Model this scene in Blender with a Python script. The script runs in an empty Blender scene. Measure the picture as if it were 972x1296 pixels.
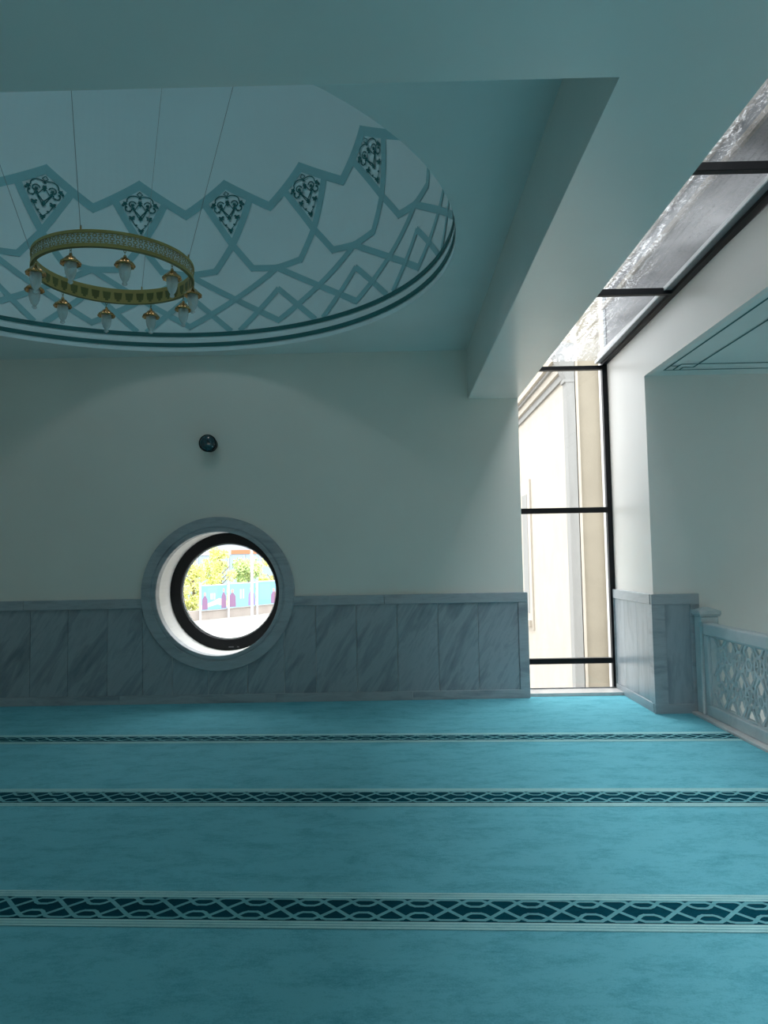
import bpy, bmesh, math, random
from mathutils import Vector, Matrix
PI = math.pi
C = bpy.context.scene.collection
rnd = random.Random(7)

# ------------------------------------------------------------------ materials
def mat(name, col, rough=.6, metal=0, spec=.5):
    m = bpy.data.materials.new(name); m.use_nodes = True
    b = m.node_tree.nodes['Principled BSDF']
    b.inputs['Base Color'].default_value = (*col, 1)
    b.inputs['Roughness'].default_value = rough
    b.inputs['Metallic'].default_value = metal
    b.inputs['Specular IOR Level'].default_value = spec
    return m
def nd(m, t, **k):
    n = m.node_tree.nodes.new(t)
    for a, v in k.items(): setattr(n, a, v)
    return n
def lk(m, a, b): m.node_tree.links.new(a, b)
def bsdf(m): return m.node_tree.nodes['Principled BSDF']
def coords(m, scale=(1, 1, 1), rot=(0, 0, 0), kind='Object', rand=False):
    tc = nd(m, 'ShaderNodeTexCoord'); mp = nd(m, 'ShaderNodeMapping')
    mp.inputs['Scale'].default_value = scale; mp.inputs['Rotation'].default_value = rot
    lk(m, tc.outputs[kind], mp.inputs['Vector'])
    if rand:
        oi = nd(m, 'ShaderNodeObjectInfo'); mu = nd(m, 'ShaderNodeVectorMath', operation='SCALE')
        mu.inputs[0].default_value = (13.7, 7.1, 9.3); lk(m, oi.outputs['Random'], mu.inputs['Scale'])
        lk(m, mu.outputs[0], mp.inputs['Location'])
    return mp.outputs[0]
def noise(m, vec, scale, detail=4, dist=0, rough=.5):
    n = nd(m, 'ShaderNodeTexNoise'); n.inputs['Scale'].default_value = scale
    n.inputs['Detail'].default_value = detail; n.inputs['Distortion'].default_value = dist
    n.inputs['Roughness'].default_value = rough
    lk(m, vec, n.inputs['Vector']); return n.outputs['Fac']
def ramp(m, fac, stops):
    r = nd(m, 'ShaderNodeValToRGB'); e = r.color_ramp.elements
    while len(e) < len(stops): e.new(.5)
    for i, (p, c) in enumerate(stops):
        e[i].position = p; e[i].color = (*c, 1)
    lk(m, fac, r.inputs[0]); return r.outputs[0]
def bump(m, h, s=.2, d=.01):
    b = nd(m, 'ShaderNodeBump'); b.inputs['Strength'].default_value = s; b.inputs['Distance'].default_value = d
    lk(m, h, b.inputs['Height']); lk(m, b.outputs[0], bsdf(m).inputs['Normal'])

def plaster(name, col, rough=.55):
    m = mat(name, col, rough)
    v = coords(m)
    f = noise(m, v, 1.3, 5)
    c2 = tuple(x*.95 for x in col)
    lk(m, ramp(m, f, [(.3, c2), (.7, col)]), bsdf(m).inputs['Base Color'])
    bump(m, noise(m, v, 9, 3), .06, .01)
    return m
M = {}
M['paint'] = plaster('white_wall_paint', (.80, .79, .73))
M['paint_ceiling'] = plaster('ceiling_paint', (.76, .81, .79))
M['gloss_paint'] = plaster('satin_white_paint', (.82, .80, .76), .38)
M['beam_paint'] = plaster('smooth_beam_paint', (.82, .81, .77), .26)
M['dome_paint'] = plaster('dome_paint', (.70, .86, .885))
M['band'] = mat('light_teal_paint', (.26, .52, .56), .6)
M['dark_band'] = mat('deep_teal_paint', (.012, .14, .145), .6)
M['white_reveal'] = mat('white_reveal_render', (.86, .85, .82), .6)

def marble(name, c1, c2, c3, rough=.3, rot=(0, .55, 0), sc=(1, 1, 5), rand=True):
    m = mat(name, c1, rough)
    v = coords(m, sc, rot, rand=rand)
    v.node.vector_type = 'TEXTURE'
    f = noise(m, v, 6, 7, .7, .62)
    f2 = noise(m, v, 20, 4, .4)
    mx = nd(m, 'ShaderNodeMath', operation='MULTIPLY_ADD'); mx.inputs[1].default_value = .3
    lk(m, f2, mx.inputs[0]); lk(m, f, mx.inputs[2])
    lk(m, ramp(m, mx.outputs[0], [(.45, c3), (.6, c2), (.68, c1), (.85, c2)]), bsdf(m).inputs['Base Color'])
    return m
M['marble'] = marble('grey_blue_marble', (.34, .39, .425), (.27, .32, .355), (.185, .235, .265))
M['marble_upright'] = marble('upright_veined_marble', (.36, .41, .445), (.31, .36, .395), (.23, .28, .31), rot=(0, .06, 0))
M['marble_rail'] = marble('grey_marble_trim', (.38, .425, .455), (.33, .37, .40), (.24, .28, .31), .35, (0, 0, 0), (4, 4, .8))
M['marble_white'] = marble('white_marble', (.72, .70, .68), (.62, .61, .60), (.5, .5, .5), .3, (0, 0, 0), (3, 3, 1))
M['stone_rail'] = marble('carved_grey_marble', (.57, .62, .64), (.52, .58, .60), (.46, .52, .55), .45, (0, 0, 0), (2, 2, 2))
M['black'] = mat('black_window_metal', (.004, .005, .007), .5, 0, .25)
M['grey_metal'] = mat('grey_aluminium', (.20, .21, .225), .4, .2)
M['white_metal'] = mat('white_gasket', (.75, .75, .75), .4)

def glass(name, gloss=.06, tint=(1, 1, 1)):
    m = bpy.data.materials.new(name); m.use_nodes = True
    nt = m.node_tree; nt.nodes.remove(bsdf(m)); out = nt.nodes['Material Output']
    t = nd(m, 'ShaderNodeBsdfTransparent'); t.inputs[0].default_value = (*tint, 1)
    g = nd(m, 'ShaderNodeBsdfGlossy'); g.inputs['Roughness'].default_value = .03
    mx = nd(m, 'ShaderNodeMixShader'); mx.inputs[0].default_value = gloss
    lk(m, t.outputs[0], mx.inputs[1]); lk(m, g.outputs[0], mx.inputs[2]); lk(m, mx.outputs[0], out.inputs[0])
    return m, mx
M['glass'] = glass('window_glass', .04)[0]
def wet_glass():
    m, mx = glass('rain_wet_glass', .05, (.93, .95, .97))
    out = m.node_tree.nodes['Material Output']
    v = coords(m, (1, 1, 1)); f = noise(m, v, 28, 5, 1.2, .65)
    v2 = coords(m, (6, .8, 1)); f2 = noise(m, v2, 3, 4, .6)
    big = noise(m, v, 1.1, 3)
    mul = nd(m, 'ShaderNodeMath', operation='MULTIPLY'); lk(m, f, mul.inputs[0]); lk(m, f2, mul.inputs[1])
    bp = nd(m, 'ShaderNodeBump'); bp.inputs['Strength'].default_value = 1; bp.inputs['Distance'].default_value = .009
    lk(m, f, bp.inputs['Height'])
    rf = nd(m, 'ShaderNodeBsdfRefraction'); rf.inputs['IOR'].default_value = 1.18; rf.inputs['Roughness'].default_value = .05
    rf.inputs[0].default_value = (.92, .94, .96, 1)
    lk(m, bp.outputs[0], rf.inputs['Normal'])
    tr = [n for n in m.node_tree.nodes if n.type == 'BSDF_TRANSPARENT'][0]
    fine = noise(m, v, 55, 4, .8, .7); strk = noise(m, coords(m, (9, .6, 1)), 4, 4, .5, .6)
    am = nd(m, 'ShaderNodeMath', operation='MULTIPLY_ADD'); am.inputs[1].default_value = .7; lk(m, strk, am.inputs[0]); lk(m, fine, am.inputs[2])
    lk(m, ramp(m, am.outputs[0], [(.62, (.50, .53, .56)), (.80, (.80, .82, .84)), (1.0, (.97, .98, .99))]), tr.inputs[0])
    m2 = nd(m, 'ShaderNodeMixShader')
    r = nd(m, 'ShaderNodeValToRGB'); r.color_ramp.elements[0].position = .22; r.color_ramp.elements[1].position = .36
    r.color_ramp.elements[1].color = (.55, .55, .55, 1)
    lk(m, mul.outputs[0], r.inputs[0]); lk(m, r.outputs[0], m2.inputs[0])
    lk(m, mx.outputs[0], m2.inputs[1]); lk(m, rf.outputs[0], m2.inputs[2])
    df = nd(m, 'ShaderNodeBsdfTranslucent'); df.inputs[0].default_value = (.9, .92, .94, 1)
    m3 = nd(m, 'ShaderNodeMixShader')
    r3 = nd(m, 'ShaderNodeValToRGB'); r3.color_ramp.elements[0].position = .35; r3.color_ramp.elements[1].position = .75
    r3.color_ramp.elements[1].color = (.28, .28, .28, 1)
    lk(m, big, r3.inputs[0]); lk(m, r3.outputs[0], m3.inputs[0])
    lk(m, m2.outputs[0], m3.inputs[1]); lk(m, df.outputs[0], m3.inputs[2]); lk(m, m3.outputs[0], out.inputs[0])
    return m
M['wet_glass'] = wet_glass()

def carpet(name, a, b, sheen=.12):
    m = mat(name, a, 1, 0, .05)
    v = coords(m); v2 = coords(m, (1, 2.0, 1))
    f = noise(m, v2, 3.4, 8, .3, .72); g = noise(m, v2, 22, 6, .3, .75); h = noise(m, v, 130, 2)
    ad = nd(m, 'ShaderNodeMath', operation='MULTIPLY_ADD'); ad.inputs[1].default_value = .55
    lk(m, g, ad.inputs[0]); lk(m, f, ad.inputs[2])
    ad2 = nd(m, 'ShaderNodeMath', operation='MULTIPLY_ADD'); ad2.inputs[1].default_value = .35
    lk(m, h, ad2.inputs[0]); lk(m, ad.outputs[0], ad2.inputs[2])
    lk(m, ramp(m, ad2.outputs[0], [(.70, b), (1.0, a)]), bsdf(m).inputs['Base Color'])
    bsdf(m).inputs['Sheen Weight'].default_value = sheen
    bsdf(m).inputs['Sheen Roughness'].default_value = .5
    bsdf(m).inputs['Sheen Tint'].default_value = (.7, .95, 1, 1)
    bump(m, ad2.outputs[0], .5, .01)
    return m
M['carpet'] = carpet('turquoise_carpet', (.175, .56, .665), (.085, .38, .475))
M['carpet_light'] = carpet('pale_turquoise_carpet', (.46, .80, .82), (.32, .66, .70))
M['carpet_dark'] = carpet('deep_petrol_carpet', (.003, .075, .11), (.002, .05, .075), 0)
M['carpet_line'] = carpet('mid_turquoise_carpet', (.18, .50, .56), (.12, .38, .44))

M['gold'] = mat('antique_gold_metal', (.50, .38, .14), .45, .6)
M['gold_dark'] = mat('dull_olive_gold', (.17, .17, .06), .5, .4)
M['brass'] = mat('polished_brass', (.55, .33, .14), .2, 1)
M['acrylic'] = mat('pale_acrylic', (.82, .88, .90), .5)
gm = mat('crackled_lamp_glass', (.80, .90, .92), .12)
bsdf(gm).inputs['Transmission Weight'].default_value = .55
bsdf(gm).inputs['IOR'].default_value = 1.15
bump(gm, noise(gm, coords(gm), 60, 3), .6, .01)
M['lamp_glass'] = gm
M['steel_cable'] = mat('steel_cable', (.30, .34, .35), .3, .8)
M['lens'] = mat('dark_glossy_lens', (.01, .05, .065), .06, 0, 1)

# ------------------------------------------------------------------ mesh builder
class MB:
    def __init__(s): s.v = []; s.f = []; s.m = []
    def face(s, pts, mi=0):
        n = len(s.v); s.v += [tuple(p) for p in pts]; s.f.append(tuple(range(n, n+len(pts)))); s.m.append(mi)
    def box(s, x0, x1, y0, y1, z0, z1, mi=0):
        n = len(s.v)
        s.v += [(x0,y0,z0),(x1,y0,z0),(x1,y1,z0),(x0,y1,z0),(x0,y0,z1),(x1,y0,z1),(x1,y1,z1),(x0,y1,z1)]
        for q in ((0,3,2,1),(4,5,6,7),(0,1,5,4),(1,2,6,5),(2,3,7,6),(3,0,4,7)):
            s.f.append(tuple(n+i for i in q)); s.m.append(mi)
        return s
    def lathe(s, prof, cx=0, cy=0, cz=0, n=24, mi=0, scallop=None):
        b = len(s.v)
        for j, (r, z) in enumerate(prof):
            for i in range(n):
                a = 2*PI*i/n; rr = r
                if scallop and j in scallop[0]: rr = r*(1+scallop[1]*math.cos(scallop[2]*a))
                s.v.append((cx+rr*math.cos(a), cy+rr*math.sin(a), cz+z))
        for j in range(len(prof)-1):
            for i in range(n):
                k = (i+1) % n
                s.f.append((b+j*n+i, b+j*n+k, b+(j+1)*n+k, b+(j+1)*n+i)); s.m.append(mi)
        return s
    def tube(s, pts, r, n=8, mi=0, closed=False):
        b = len(s.v); P = [Vector(p) for p in pts]; L = len(P)
        for i, p in enumerate(P):
            if closed: t = P[(i+1) % L]-P[i-1]
            else: t = P[min(i+1, L-1)]-P[max(i-1, 0)]
            t.normalize(); up = Vector((0, 0, 1)) if abs(t.z) < .95 else Vector((1, 0, 0))
            u = t.cross(up).normalized(); w = u.cross(t)
            for k in range(n):
                a = 2*PI*k/n; q = p+u*(r*math.cos(a))+w*(r*math.sin(a)); s.v.append(tuple(q))
        for i in range(L if closed else L-1):
            j = (i+1) % L
            for k in range(n):
                l = (k+1) % n
                s.f.append((b+i*n+k, b+i*n+l, b+j*n+l, b+j*n+k)); s.m.append(mi)
        if not closed:
            s.f.append(tuple(b+k for k in range(n))); s.m.append(mi)
            s.f.append(tuple(b+(L-1)*n+k for k in reversed(range(n)))); s.m.append(mi)
        return s
    def build(s, name, mats, parent=None, smooth=False, bevel=0, solid=0):
        if not isinstance(mats, (list, tuple)): mats = [mats]
        off = parent.matrix_world.translation.copy() if parent is not None else Vector()
        if parent is not None:
            off = Vector(); q = parent
            while q is not None: off += q.location; q = q.parent
        me = bpy.data.meshes.new(name)
        me.from_pydata([tuple(Vector(v)-off) for v in s.v], [], s.f)
        for m in mats: me.materials.append(m)
        for p, i in zip(me.polygons, s.m): p.material_index = i; p.use_smooth = smooth
        me.update()
        o = bpy.data.objects.new(name, me); C.objects.link(o)
        if parent is not None: o.parent = parent
        if solid:
            md = o.modifiers.new('thickness', 'SOLIDIFY'); md.thickness = solid; md.offset = -1
        if bevel:
            md = o.modifiers.new('bevel', 'BEVEL'); md.width = bevel; md.segments = 2; md.limit_method = 'ANGLE'
        return o
def empty(name, loc):
    o = bpy.data.objects.new(name, None); C.objects.link(o); o.location = loc; o.empty_display_size = .1; return o
def tag(o, label, cat, group=None, kind=None):
    o['label'] = label; o['category'] = cat
    if group: o['group'] = group
    if kind: o['kind'] = kind
    return o
def recalc(o):
    bm = bmesh.new(); bm.from_mesh(o.data); bmesh.ops.remove_doubles(bm, verts=bm.verts, dist=1e-5)
    bmesh.ops.recalc_face_normals(bm, faces=bm.faces); bm.to_mesh(o.data); bm.free()

# ------------------------------------------------------------------ measured room
YB = 8.302          # back wall face
ZS = 3.328          # beam / gallery soffit
ZC = 3.892          # ceiling of the recess
XB0, XB1 = .882, 1.4455   # beam along the skylight
YN = 2.68           # near beam edge
XP, YP = 2.555, 7.377     # pier corner
XL = -5.15
DX, DY, DR = -2.136, 5.487, 2.652
ZW = 1.154
WX, WZ = -1.941, 1.199    # round window centre

def plate(mb, cx, cy, r, x0, x1, y0, y1, to3, n=96, mi=0):
    ang = [2*PI*i/n for i in range(n)] + [math.atan2(y-cy, x-cx) % (2*PI) for x in (x0, x1) for y in (y0, y1)]
    ang = sorted(set(round(a, 6) for a in ang))
    def outer(a):
        c, s = math.cos(a), math.sin(a)
        tx = ((x1-cx)/c if c > 0 else (x0-cx)/c) if abs(c) > 1e-9 else 1e9
        ty = ((y1-cy)/s if s > 0 else (y0-cy)/s) if abs(s) > 1e-9 else 1e9
        t = min(tx, ty); return cx+t*c, cy+t*s
    for i, a in enumerate(ang):
        b = ang[(i+1) % len(ang)]
        pa, pb = (cx+r*math.cos(a), cy+r*math.sin(a)), (cx+r*math.cos(b), cy+r*math.sin(b))
        mb.face([to3(*pa), to3(*outer(a)), to3(*outer(b)), to3(*pb)], mi)

# ------------------------------------------------------------------ floor carpet with woven stripes
fl = MB()
fl.box(XL-.6, XP-.03, -6, 8.335, -.12, 0); fl.box(XP-.03, 2.868, -6, YP-.02, -.12, 0)
TS = -.0456; ct, st = math.cos(TS), math.sin(TS)
XE = 2.866
def clipx(poly, xm, keep_less=True):
    out = []
    for i, p in enumerate(poly):
        q = poly[(i+1) % len(poly)]
        ip = p[0] <= xm; iq = q[0] <= xm
        if not keep_less: ip, iq = p[0] >= xm, q[0] >= xm
        if ip: out.append(p)
        if ip != iq:
            t = (xm-p[0])/(q[0]-p[0]); out.append((xm, p[1]+t*(q[1]-p[1])))
    return out
def fpoly(y0, pts, z, mi):      # pts in stripe space (along, across)
    w = [(a*ct-b*st, y0+a*st+b*ct) for a, b in pts]
    w = clipx(w, XE)
    if len(w) >= 3: w = clipx(w, XL, False)
    if len(w) >= 3: fl.face([(x, y, z) for x, y in w], mi)
def strand(y0, v0, v1, prof, u0, per, wid, z, mi):
    for si, ((ua, va), (ub, vb)) in enumerate(zip(prof, prof[1:])):
        a = (u0+ua*per, v0+va*(v1-v0)); b = (u0+ub*per, v0+vb*(v1-v0))
        dx, dy = b[0]-a[0], b[1]-a[1]; L = math.hypot(dx, dy); nx, ny = -dy/L*wid/2, dx/L*wid/2
        ex, ey = dx/L*wid*.3, dy/L*wid*.3
        fpoly(y0, [(a[0]-ex+nx, a[1]-ey+ny), (a[0]-ex-nx, a[1]-ey-ny), (b[0]+ex-nx, b[1]+ey-ny), (b[0]+ex+nx, b[1]+ey+ny)], z+(si % 2)*.0002, mi)
T1 = [(0, .5), (.27, .84), (.37, .93), (.63, .93), (.73, .84), (1, .5)]
T2 = [(-.13, .95), (.13, .95), (.20, .92), (.35, .70), (.42, .65), (.58, .65), (.65, .70), (.80, .92), (.87, .95)]
flip = lambda p: [(u, 1-v) for u, v in p]
for y_in, y_out in ((1.63, 1.97), (3.2105, 3.5565), (4.7582, 5.1213), (6.3805, 6.7046)):
    W = y_out-y_in; lb = .068
    A0, A1 = -6.2, 4.2
    # four pale cords on each side with fine gaps between
    for side in (0, 1):
        for k in range(3):
            a = y_in+lb*k/3+.003 if side == 0 else y_out-lb+lb*k/3+.003
            b = a+lb/3-.005
            fpoly(0, [(A0, a), (A1, a), (A1, b), (A0, b)], .0025, 1)
        a = y_in if side == 0 else y_out-lb
        fpoly(0, [(A0, a), (A1, a), (A1, a+lb), (A0, a+lb)], .0012, 3)
    v0, v1 = y_in+lb, y_out-lb
    fpoly(0, [(A0, v0), (A1, v0), (A1, v1), (A0, v1)], .0015, 2)
    per = .246
    for i in range(int(10.4/per)):
        u0 = A0+.11+i*per; zz = (i % 2)*.0008
        strand(0, v0, v1, T1, u0, per, .020, .0030+zz/2, 3)
        strand(0, v0, v1, flip(T1), u0, per, .020, .0034+zz/2, 3)
        strand(0, v0, v1, T2, u0, per, .018, .0038+zz/2, 3)
        strand(0, v0, v1, flip(T2), u0, per, .018, .0042+zz/2, 3)
floor = fl.build('floor', [M['carpet'], M['carpet_light'], M['carpet_dark'], M['carpet_line']])
tag(floor, 'turquoise wall-to-wall carpet with dark woven lattice stripes', 'floor', kind='structure')

# ------------------------------------------------------------------ walls
wb = MB()
plate(wb, WX, WZ, .70, XL-.6, XB1, -.1, ZC+.02, lambda a, b: (a, YB, b))
wb.face([(XB1, YB, -.1), (XB1, 8.95, -.1), (XB1, 8.95, ZC), (XB1, YB, ZC)])       # jamb beside the glazing
plate(wb, WX, WZ, .70, XL-.6, XB1, -3.3, 4.25, lambda a, b: (a, 8.95, b))
wall_back = wb.build('wall_back', M['paint'])
tag(wall_back, 'plain pale wall facing the camera, pierced by the round window', 'wall', kind='structure')

wr = MB()
wr.box(XP, 2.97, YP, 8.98, -3.3, 4.0)                     # pier
wr.box(2.97, 9.2, YP, 8.98, -3.3, ZS+.05)
wr.box(XP, 9.1, -6, 2.0, -3.3, ZS+.05)  # unseen wall beside the camera, added to keep rear fill off the stairwell
wall_right = wr.build('wall_right', M['gloss_paint'])
tag(wall_right, 'pale pier and wall to the right of the tall glazing, plus an unseen added light-blocking wall', 'wall', kind='structure')

wl = MB(); wl.box(XL-.75, XL-.6, -6, 8.4, -.1, ZC+.1)
tag(wl.build('wall_left', M['paint']), 'pale wall closing the left side of the prayer hall', 'wall', kind='structure')
wq = MB(); wq.box(XL-.6, 9.2, -6.2, -6, -3.3, 4.0)
tag(wq.build('wall_rear', M['paint']), 'pale wall behind the camera', 'wall', kind='structure')
ws = MB(); ws.box(9.05, 9.2, -6, YP, -3.3, ZS+.05)
tag(ws.build('wall_right', M['paint']), 'pale outer wall of the stairwell beyond the marble railing', 'wall', kind='structure')
wf = MB(); wf.box(2.868, 9.05, -6, YP, -3.3, -3.2, 1); wf.box(2.868, 3.06, -6, YP, -.3, -.001)
tag(wf.build('floor', [M['marble_white'], M['carpet']]), 'lower stairwell floor under the edge of the railing', 'floor', kind='structure')

# ------------------------------------------------------------------ ceiling, beams and dome
cl = MB()
plate(cl, DX, DY, DR, XL, XB0, YN, YB, lambda a, b: (a, b, ZC), n=192)
ceiling = cl.build('ceiling', M['paint_ceiling'])
tag(ceiling, 'flat pale ceiling around the round opening of the painted dome', 'ceiling', kind='structure')
bm_ = MB()
SB = -.6
bm_.face([(XB0, YN, ZS), (XB1, YN, ZS), (XB1, YB, ZS), (XB0, YB, ZS)])
bm_.face([(XB0, YN, ZS), (XB0, YB, ZS), (XB0, YB, ZC), (XB0, YN, ZC)])
bm_.face([(XL-.6, -6, ZS), (XB1, -6, ZS), (XB1, YN, ZS), (XL-.6, YN, ZS)])
bm_.face([(XL, YN, ZS), (XB0, YN, ZS), (XB0, YN, ZC), (XL, YN, ZC)])
bm_.face([(XL-.6, YN, ZS), (XL, YN, ZS), (XL, YB, ZS), (XL-.6, YB, ZS)])
bm_.face([(XL, YN, ZS), (XL, YB, ZS), (XL, YB, ZC), (XL, YN, ZC)])
bm_.face([(XB1, -6, ZS), (XB1, 8.95, ZS), (XB1, 8.95, 4.25), (XB1, -6, 4.25)])
beam = bm_.build('beam', M['beam_paint'], ceiling, bevel=.012)
recalc(beam)

dm = MB()
ZQ = ZC+.53      # springing of the hemisphere
R = DR
def dome_pt(az, s, inset=0):
    r = R-inset
    if s < 0: return (DX+r*math.cos(az), DY+r*math.sin(az), ZQ+s)
    e = s/R; return (DX+r*math.cos(e)*math.cos(az), DY+r*math.cos(e)*math.sin(az), ZQ+r*math.sin(e))
NS = 192
svals = [-.53, -.35, -.17, 0]+[R*PI/2*i/40 for i in range(1, 41)]
for i in range(NS):
    a0, a1 = 2*PI*i/NS, 2*PI*(i+1)/NS
    for s0, s1 in zip(svals, svals[1:]):
        if s1 == svals[-1]: dm.face([dome_pt(a0, s0), dome_pt(a1, s0), dome_pt(0, s1)], 0)
        else: dm.face([dome_pt(a0, s0), dome_pt(a1, s0), dome_pt(a1, s1), dome_pt(a0, s1)], 0)
PH0, KS = 2.188, 2*PI/16
INS = [.004]
def dband(k0, s0, k1, s1, w, mi, inset=.004, ext=.35):
    # straight painted band between two points given as (sixteenths of the circle, height along the curve)
    def rr(s): return R*math.cos(max(s, 0)/R)
    rm = rr((s0+s1)/2)*KS
    dx, dy = (k1-k0)*rm, s1-s0; L = math.hypot(dx, dy); ux, uy = dx/L, dy/L
    k0 -= ux*w*ext/rm; s0 -= uy*w*ext; k1 += ux*w*ext/rm; s1 += uy*w*ext
    n = max(2, int(L/.06))
    nx, ny = -uy*w/2, ux*w/2
    prev = None
    for i in range(n+1):
        t = i/n; k = k0+(k1-k0)*t; s = s0+(s1-s0)*t; rk = rr(s)*KS
        a = (PH0-(k+nx/rk)*KS, s+ny); b = (PH0-(k-nx/rk)*KS, s-ny)
        cur = (dome_pt(a[0], a[1], inset), dome_pt(b[0], b[1], inset))
        if prev: dm.face([prev[0], prev[1], cur[1], cur[0]], mi)
        prev = cur
def S(z):
    d = z-ZQ
    return d if d < 0 else R*math.asin(min(1, d/R))
sp, sv, sc_, sk = S(5.63), S(5.37), S(5.05), S(5.495)
slo, smid, sin_, stip, send = S(4.785), S(4.75), S(4.52), S(4.17), S(4.105)
for k in range(16):
    dband(k, sp, k+.5, sv, .085, 1, .0040); dband(k, sp, k-.5, sv, .085, 1, .0044)
    dband(k-.29, sk, k, sc_, .075, 1, .0048, 0); dband(k, sc_, k+.21, slo, .070, 1, .0048)
    dband(k+.29, sk, k, sc_, .075, 1, .0052, 0); dband(k, sc_, k-.21, slo, .070, 1, .0052)
    dband(k+.21, slo, k+.5, smid, .065, 1, .0056); dband(k+.5, smid, k+.79, slo, .065, 1, .0056)
    dband(k+.5, smid, k+1.5, stip, .062, 1, .0060); dband(k+.5, smid, k-.5, stip, .062, 1, .0064)
    dband(k+.5, sin_, k+.95, send, .060, 1, .0068, .1); dband(k+.5, sin_, k+.05, send, .060, 1, .0072, .1)
for s_mid, w_ in ((S(4.08), .046), (S(3.965), .046)):
    n = 256
    for i in range(n):
        a0, a1 = 2*PI*i/n, 2*PI*(i+1)/n
        dm.face([dome_pt(a0, s_mid-w_/2, .008), dome_pt(a1, s_mid-w_/2, .008), dome_pt(a1, s_mid+w_/2, .008), dome_pt(a0, s_mid+w_/2, .008)], 2)
# arabesque in each kite: strokes and leaves, a = metres sideways, b = metres up from the lower tip
strokes = []; leaves = []
def arc(cx, cy, r, a0, a1, n=8, ry=None):
    ry = ry or r
    return [(cx+r*math.cos(math.radians(a0+(a1-a0)*i/n)), cy+ry*math.sin(math.radians(a0+(a1-a0)*i/n))) for i in range(n+1)]
for sg in (-1, 1):
    f = lambda pts: [(sg*x, y) for x, y in pts]
    strokes += [f([(0, .60), (.028, .57), (0, .545)]),
                f(arc(.055, .49, .075, 150, -10, 10, .06)),
                f([(.130, .48), (.15, .44)]),
                f(arc(.118, .395, .032, 60, -190, 9)),
                f(arc(.075, .45, .035, 160, -90, 8)),
                f([(.07, .415), (.06, .37), (0, .26)]),
                f([(0, .545), (-.07, .40), (0, .31)][1:]),
                f([(.062, .375), (.01, .46)]),
                f([(-.01, .30), (.085, .40)]),
                f([(.09, .27), (.055, .20), (0, .145)])]
    leaves += [(sg*.150, .455, .030), (sg*.172, .430, .018), (sg*.105, .365, .016), (sg*.075, .44, .024), (sg*.068, .405, .020), (sg*.140, .415, .017),
               (sg*.088, .285, .032), (sg*.105, .300, .016), (sg*.068, .305, .016), (sg*.045, .205, .015)]
leaves += [(0, .475, .028), (0, .445, .020), (0, .28, .026), (0, .305, .018), (0, .135, .030), (-.02, .15, .014), (.02, .15, .014), (0, .11, .016)]
def kpt(k, a, b, inset):
    s = sc_+.035+b*.86; a *= 1.05
    r = R*math.cos(s/R)
    return dome_pt(PH0-k*KS-a/r, s, inset)
for k in range(16):
    for j, pl in enumerate(strokes):
        w = .0125 if len(pl) > 5 else .009
        for (x0, y0), (x1, y1) in zip(pl, pl[1:]):
            L = math.hypot(x1-x0, y1-y0)
            if L < 1e-6: continue
            ux, uy = (x1-x0)/L, (y1-y0)/L; nx, ny = -uy*w/2, ux*w/2; e = w*.3
            ins = .009+.0002*(j % 10)
            dm.face([kpt(k, x0-ux*e+nx, y0-uy*e+ny, ins), kpt(k, x0-ux*e-nx, y0-uy*e-ny, ins), kpt(k, x1+ux*e-nx, y1+uy*e-ny, ins), kpt(k, x1+ux*e+nx, y1+uy*e+ny, ins)], 2)
    for j, (x, y, r) in enumerate(leaves):
        pts = []
        for i in range(10):
            a = 2*PI*i/10; q = r*(1.0 if i % 2 else .62)
            pts.append(kpt(k, x+q*math.cos(a+PI/2), y+q*math.sin(a+PI/2), .0115+.0001*j))
        dm.face(pts, 2)
dome = dm.build('dome', [M['dome_paint'], M['band'], M['dark_band']], ceiling)
dome['label'] = 'painted dome with teal interlaced bands and floral kites'

# right-hand lower ceiling with fascia and painted lines
cr = MB()
cr.box(XP+.05, 9.1, -6, YP+.02, ZS, ZS+.2, 0)
cr.box(XP, XP+.05, -6, YP, ZS, 3.86, 1)
LZ = ZS-.002
def cline(x0, y0, x1, y1, w, k=0):
    dx, dy = x1-x0, y1-y0; L = math.hypot(dx, dy); nx, ny = -dy/L*w/2, dx/L*w/2
    z = LZ-.0003*k
    cr.face([(x0+nx, y0+ny, z), (x0-nx, y0-ny, z), (x1-nx, y1-ny, z), (x1+nx, y1+ny, z)], 2)
cline(2.672, -5.5, 2.672, 7.155, .020, 0); cline(2.665, 7.15, 5.9, 7.15, .022, 1)
cline(2.915, -5.5, 2.915, 7.062, .020, 2); cline(2.75, 6.935, 5.9, 6.925, .022, 3)
cline(2.815, 7.055, 2.92, 7.055, .020, 4); cline(2.815, 7.15, 2.815, 7.05, .018, 5)
cline(2.752, 6.94, 2.752, 7.15, .018, 6); cline(2.67, 6.99, 2.752, 6.99, .018, 7)
ceil_r = cr.build('ceiling', [M['paint_ceiling'], M['gloss_paint'], M['dark_band']])
tag(ceil_r, 'lower pale teal ceiling at far right with thin dark painted border lines', 'ceiling', kind='structure')

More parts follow.
